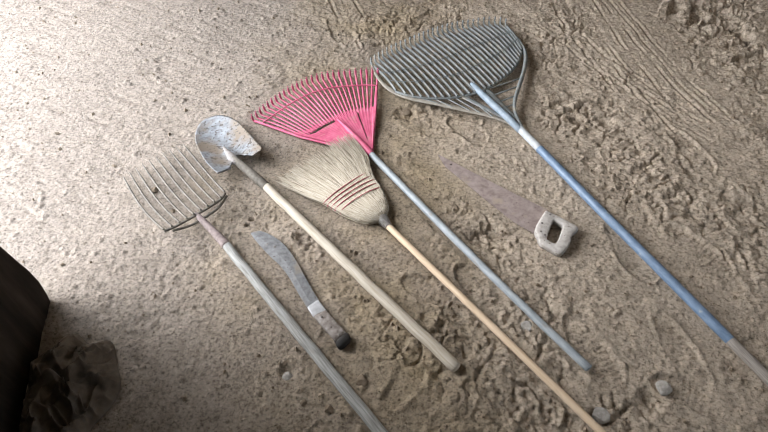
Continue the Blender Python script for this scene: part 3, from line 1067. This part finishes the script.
# ------------------------------------------------------------------ 7 handsaw
root = thing('handsaw', 'rusty handsaw with chalky grey-white wooden grip, half sunk in the loose soil', 'saw', G(540, 224))
top = resample(catmull([G(437.5, 155), G(470, 172.3), G(510, 193.4), G(548, 212.5)], 6), 60)
low = resample(catmull([G(445, 167.2), G(472, 189.5), G(498, 211), G(516, 225), G(536, 236.5)], 6), 60)
vs, fs = [], []
for i in range(60):
    a, b = top[i], low[i]
    za = 0.006 + 0.008 * i / 59
    d = (b - a).normalized()
    tooth = 0.004 if i % 2 else 0.0
    for j, s in enumerate((0, 0.5, 1.0)):
        p = a.lerp(b, s) + (d * tooth if j == 2 else Vector((0, 0, 0)))
        z = za - 0.001 * s
        vs += [(p.x, p.y, z), (p.x, p.y, z - 0.0018)]
for i in range(59):
    for j in range(2):
        a = i * 6 + j * 2
        fs += [(a, a + 2, a + 8, a + 6), (a + 1, a + 7, a + 9, a + 3)]
    fs += [(i * 6, i * 6 + 6, i * 6 + 7, i * 6 + 1), (i * 6 + 4, i * 6 + 5, i * 6 + 11, i * 6 + 10)]
fs += [(0, 1, 3, 5, 4, 2), (354, 356, 358, 359, 357, 355)]
mb = MB()
mb.add(vs, fs)
sb = mb.build('blade', M_rustblade, root, False)
p = G(451, 164.5, 0.0072)
mb = MB()
tube(mb, [p - Vector((0, 0, 0.002)), p + Vector((0, 0, 0.0006))], 0.004, 12, up=(0, 1, 0))
mb.build('hang_hole', M_black, sb)
ZH, TT = 0.006, 0.030
HO = [(546.0, 209.6), (556, 214.5), (568, 220.6), (577.6, 225.6), (578.6, 228.4), (574.5, 231.6), (571.8, 236), (570.5, 242), (566.5, 248.5), (561.3, 252.6), (557.5, 251.8), (551, 248.3), (545.5, 245.2), (541.5, 243.0), (539.0, 239.4), (538.4, 236.0), (535.6, 231.0), (536.2, 225.6), (540.8, 217.5)]
HI = [(554.2, 219.6), (558, 221.2), (562.4, 224.2), (563.2, 226.2), (561, 232.6), (558.6, 239), (556.2, 242.4), (553.4, 242.4), (549, 240), (547.2, 238), (548.2, 233.6), (551, 226), (552.6, 221)]
zt = ZH + TT
HOg = catmull([G(*p, zt) for p in HO + [HO[0]]], 5)[:-1]
HIg = catmull([G(*p, zt) for p in HI + [HI[0]]], 5)[:-1]
hc = sum(HIg, Vector((0, 0, 0))) / len(HIg)


def by_angle(loop, c, n):
    A = [(math.atan2(p.y - c.y, p.x - c.x), p) for p in loop]
    res = []
    for k in range(n):
        a = -math.pi + 2 * math.pi * k / n
        d = Vector((math.cos(a), math.sin(a), 0))
        best = None
        for i in range(len(loop)):
            p, q_ = loop[i] - c, loop[(i + 1) % len(loop)] - c
            e_ = q_ - p
            den = d.x * e_.y - d.y * e_.x
            if abs(den) < 1e-12:
                continue
            t = (p.x * e_.y - p.y * e_.x) / den
            u_ = (p.x * d.y - p.y * d.x) / den
            if t > 0 and -1e-6 <= u_ <= 1 + 1e-6 and (best is None or t > best):
                best = t
        res.append(c + d * (best or 0.01))
    return res


NH = 96
lo_, li_ = by_angle(HOg, hc, NH), by_angle(HIg, hc, NH)
loops = []
e = 0.14
for z, fo, base_ in ((ZH + 0.004, 0.0, 'o'), (zt - 0.005, 0.0, 'o'), (zt - 0.0015, 0.06, 'o'), (zt, e, 'o'), (zt, 1 - e, 'o'), (zt - 0.0015, 0.95, 'o'), (zt - 0.005, 1.0, 'o'), (ZH + 0.004, 1.0, 'o')):
    loops.append([Vector((*lo_[k].lerp(li_[k], fo).xy, z)) for k in range(NH)])
vs = [p for l in loops for p in l]
fs = []
for i in range(len(loops)):
    i2 = (i + 1) % len(loops)
    for k in range(NH):
        k2 = (k + 1) % NH
        fs.append((i * NH + k, i * NH + k2, i2 * NH + k2, i2 * NH + k))
mb = MB()
mb.add(vs, fs)
sh = mb.build('grip', M_sawhandle, root)
for (a, b) in ((550.2, 214.6), (542.2, 223), (545, 234.8), (541, 231.5)):
    p = G(a, b, zt)
    mb = MB()
    tube(mb, [p - Vector((0, 0, 0.003)), p + Vector((0, 0, 0.0007))], 0.0042, 12, up=(0, 1, 0))
    mb.build('rivet', M_rivet, sh)

# ------------------------------------------------------------------ 8 sack
mb = MB()
NS = 150
vs, fs = [], []
cx, cy = G(64, 402).x, G(64, 402).y
sx, sy = 0.145, 0.235
us = np.linspace(-1, 1, NS)
UU, VV = np.meshgrid(us, us)
# disc map of the square so that the hem is round
DX = UU * np.sqrt(1 - VV ** 2 / 2)
DY = VV * np.sqrt(1 - UU ** 2 / 2)
ra = np.hypot(DX, DY)
an = np.arctan2(DY, DX)
wob = 1 + 0.10 * np.sin(3 * an + 0.4) + 0.06 * np.sin(7 * an + 1.0)
PX = cx + DX * sx * wob
PY = cy + DY * sy * wob
f1 = 1 - 2 * np.abs(fbm(PX + 5, PY + 9, 0.09, 2, 701))
qx = PX + 0.05 * fbm(PX, PY, 0.15, 2, 711)
qy = PY + 0.05 * fbm(PX, PY, 0.15, 2, 721)
f2 = 1 - 2.2 * np.abs(vnoise((qx * 0.5 + qy) / 0.036, (qx - qy * 0.4) / 0.10, 731))
f3 = 1 - 2.2 * np.abs(vnoise((qx - qy * 0.5) / 0.022, (qx * 0.4 + qy) / 0.06, 741))
dome = np.clip(1 - ra ** 2.6, 0, 1)
PZ = 0.004 + dome * (0.045 + 0.045 * np.clip(f1, 0, 1) + 0.038 * np.clip(f2, 0, 1) ** 2 + 0.024 * np.clip(f3, 0, 1) ** 2) + 0.008 * np.clip(1 - ra, 0, 1) * fbm(PX, PY, 0.03, 2, 751)
WXL = JX + 0.17 * np.clip(JY - PY, 0, 0.9)
PX = np.maximum(PX, WXL + 0.02) + 0.03 * (f2 - 0.3) * dome
PX = np.maximum(PX, WXL + 0.018)
PY = PY + 0.03 * (f3 - 0.3) * dome
vs = np.stack([PX, PY, PZ], -1).reshape(-1, 3).tolist()
for i in range(NS - 1):
    for j in range(NS - 1):
        a = i * NS + j
        fs.append((a, a + 1, a + NS + 1, a + NS))
mb.add(vs, fs)
sack = mb.build('cloth_sack', M_cloth, None)
so = sack.modifiers.new('thick', 'SOLIDIFY')
so.thickness = 0.003
so.offset = -1
tag(sack, 'crumpled brown cloth sack lying in the shade against the dark wall', 'sack')


# ------------------------------------------------------------------ 9 stones and clods
def lump(name, px, py, r, material, label, cat, seed, flat=0.65, group=None):
    bm = bmesh.new()
    bmesh.ops.create_icosphere(bm, subdivisions=3, radius=r)
    rr = random.Random(seed)
    ds = [Vector((rr.gauss(0, 1), rr.gauss(0, 1), rr.gauss(0, 1))).normalized() for _ in range(9)]
    th = [rr.uniform(0.55, 0.9) for _ in ds]
    for v in bm.verts:
        for d, t in zip(ds, th):
            k = v.co.dot(d) - r * t
            if k > 0:
                v.co -= d * k * 0.85
        v.co.z *= flat
    me = bpy.data.meshes.new(name)
    bm.to_mesh(me)
    bm.free()
    me.materials.append(material)
    o = bpy.data.objects.new(name, me)
    COL.objects.link(o)
    p = G(px, py)
    o.location = (p.x, p.y, ground_z(p.x, p.y) + r * flat * 0.35)
    tag(o, label, cat, group)
    return o


lump('stone', 664, 388, 0.026, M_stone, 'pale grey stone between the flat footprints near the lower right', 'stone', 3)
lump('stone', 527, 326, 0.022, M_stone, 'pale stone touching the lower part of the blue-grey rake handle', 'stone', 5)
lump('stone', 601, 413, 0.030, M_stone, 'grey stone lying right of the lower end of the broom handle', 'stone', 8)
lump('stone', 287, 375, 0.020, M_stone, 'small grey stone left of the fork handle in a shallow pit', 'stone', 13)
lump('soil_clod', 154, 190, 0.017, M_clod, 'dark soil clod lying between the tines of the wire fork', 'clod', 21)
lump('soil_clod', 173, 211, 0.009, M_clod, 'tiny dark soil clod near the shoulder bar inside the fork head', 'clod', 22)
lump('soil_clod', 245, 172, 0.012, M_clod, 'dark soil clod just under the shovel socket', 'clod', 23)
lump('soil_clod', 362, 381, 0.022, M_clod, 'soil clod beside the fork handle below the machete', 'clod', 24)
lump('soil_clod', 304, 403, 0.012, M_clod, 'small soil clod left of the fork handle near the bottom edge', 'clod', 25)
lump('soil_clod', 329, 410, 0.015, M_clod, 'flat dark soil clod nearest to the lower fork handle', 'clod', 26)
lump('soil_clod', 405, 108, 0.030, M_clod, 'large dark soil clod below the left edge of the grey rake', 'clod', 27, 0.4)
# loose crumbs nobody could count
mb = MB()
rng = random.Random(5)
for k in range(2600):
    for _ in range(20):
        x, y = rng.uniform(-2.2, 2.2), rng.uniform(0.6, 3.15)
        i, j = np.searchsorted(YA, y), np.searchsorted(XA, x)
        if m[i, j] < 0.25 and rng.random() < 0.15 + 0.5 * rough[i, j] and x > JX - 1.5 and not (x < JX + 0.05 and y < JY + 0.05):
            break
    r = 0.0028 + 0.0065 * rng.random() ** 4
    c = Vector((x, y, ground_z(x, y) + r * 0.4))
    ax3 = [Vector((rng.gauss(0, 1), rng.gauss(0, 1), rng.gauss(0, 1))).normalized() * r for _ in range(3)]
    vsx = []
    for d in ((1, 0, 0), (-1, 0, 0), (0, 1, 0), (0, -1, 0), (0, 0, 1), (0, 0, -1)):
        w = r * rng.uniform(0.7, 1.25)
        vsx.append(c + Vector(d) * w + Vector((rng.gauss(0, .2), rng.gauss(0, .2), rng.gauss(0, .1))) * r)
    mb.add(vsx, [(0, 2, 4), (2, 1, 4), (1, 3, 4), (3, 0, 4), (2, 0, 5), (1, 2, 5), (3, 1, 5), (0, 3, 5)])
cr = mb.build('soil_crumbs', M_clod, None, False)
tag(cr, 'loose crumbs of dry soil scattered over the earth floor', 'soil crumbs', None, 'stuff')

# ------------------------------------------------------------------ daylight
w = bpy.data.worlds.new('overcast_sky')
sc.world = w
w.use_nodes = True
nt = w.node_tree
bg = nt.nodes['Background']
tc = nt.nodes.new('ShaderNodeTexCoord')
sp = nt.nodes.new('ShaderNodeSeparateXYZ')
nt.links.new(tc.outputs['Generated'], sp.inputs[0])
rp = nt.nodes.new('ShaderNodeValToRGB')
rp.color_ramp.elements[0].position = 0.0
rp.color_ramp.elements[0].color = (0.60, 0.69, 0.82, 1)
rp.color_ramp.elements[1].position = 0.95
rp.color_ramp.elements[1].color = (5.0, 5.4, 6.3, 1)
re_ = rp.color_ramp.elements.new(0.72)
re_.color = (0.78, 0.86, 0.98, 1)
nt.links.new(sp.outputs['Z'], rp.inputs[0])
# brighter cloud round the veiled sun, out beyond the doorway
dt = nt.nodes.new('ShaderNodeVectorMath')
dt.operation = 'DOT_PRODUCT'
nt.links.new(tc.outputs['Generated'], dt.inputs[0])
dt.inputs[1].default_value = Vector((-0.90, 0.20, 0.34)).normalized()
gl = nt.nodes.new('ShaderNodeValToRGB')
gl.color_ramp.interpolation = 'EASE'
gl.color_ramp.elements[0].position = 0.72
gl.color_ramp.elements[0].color = (0, 0, 0, 1)
gl.color_ramp.elements[1].position = 0.97
gl.color_ramp.elements[1].color = (3.6, 3.55, 3.6, 1)
nt.links.new(dt.outputs['Value'], gl.inputs[0])
ad = nt.nodes.new('ShaderNodeMix')
ad.data_type = 'RGBA'
ad.blend_type = 'ADD'
ad.inputs['Factor'].default_value = 1.0
nt.links.new(rp.outputs[0], ad.inputs['A'])
nt.links.new(gl.outputs[0], ad.inputs['B'])
nt.links.new(ad.outputs['Result'], bg.inputs['Color'])
bg.inputs['Strength'].default_value = 2.6

vs_ = sc.view_settings
vs_.view_transform = 'Standard'
vs_.look = 'None'
vs_.gamma = 1.0
vs_.use_curve_mapping = False
vs_.exposure = 0.64
sc.cycles.use_denoising = True
sc.cycles.filter_width = 1.05
sc.cycles.max_bounces = 6
sc.cycles.diffuse_bounces = 4
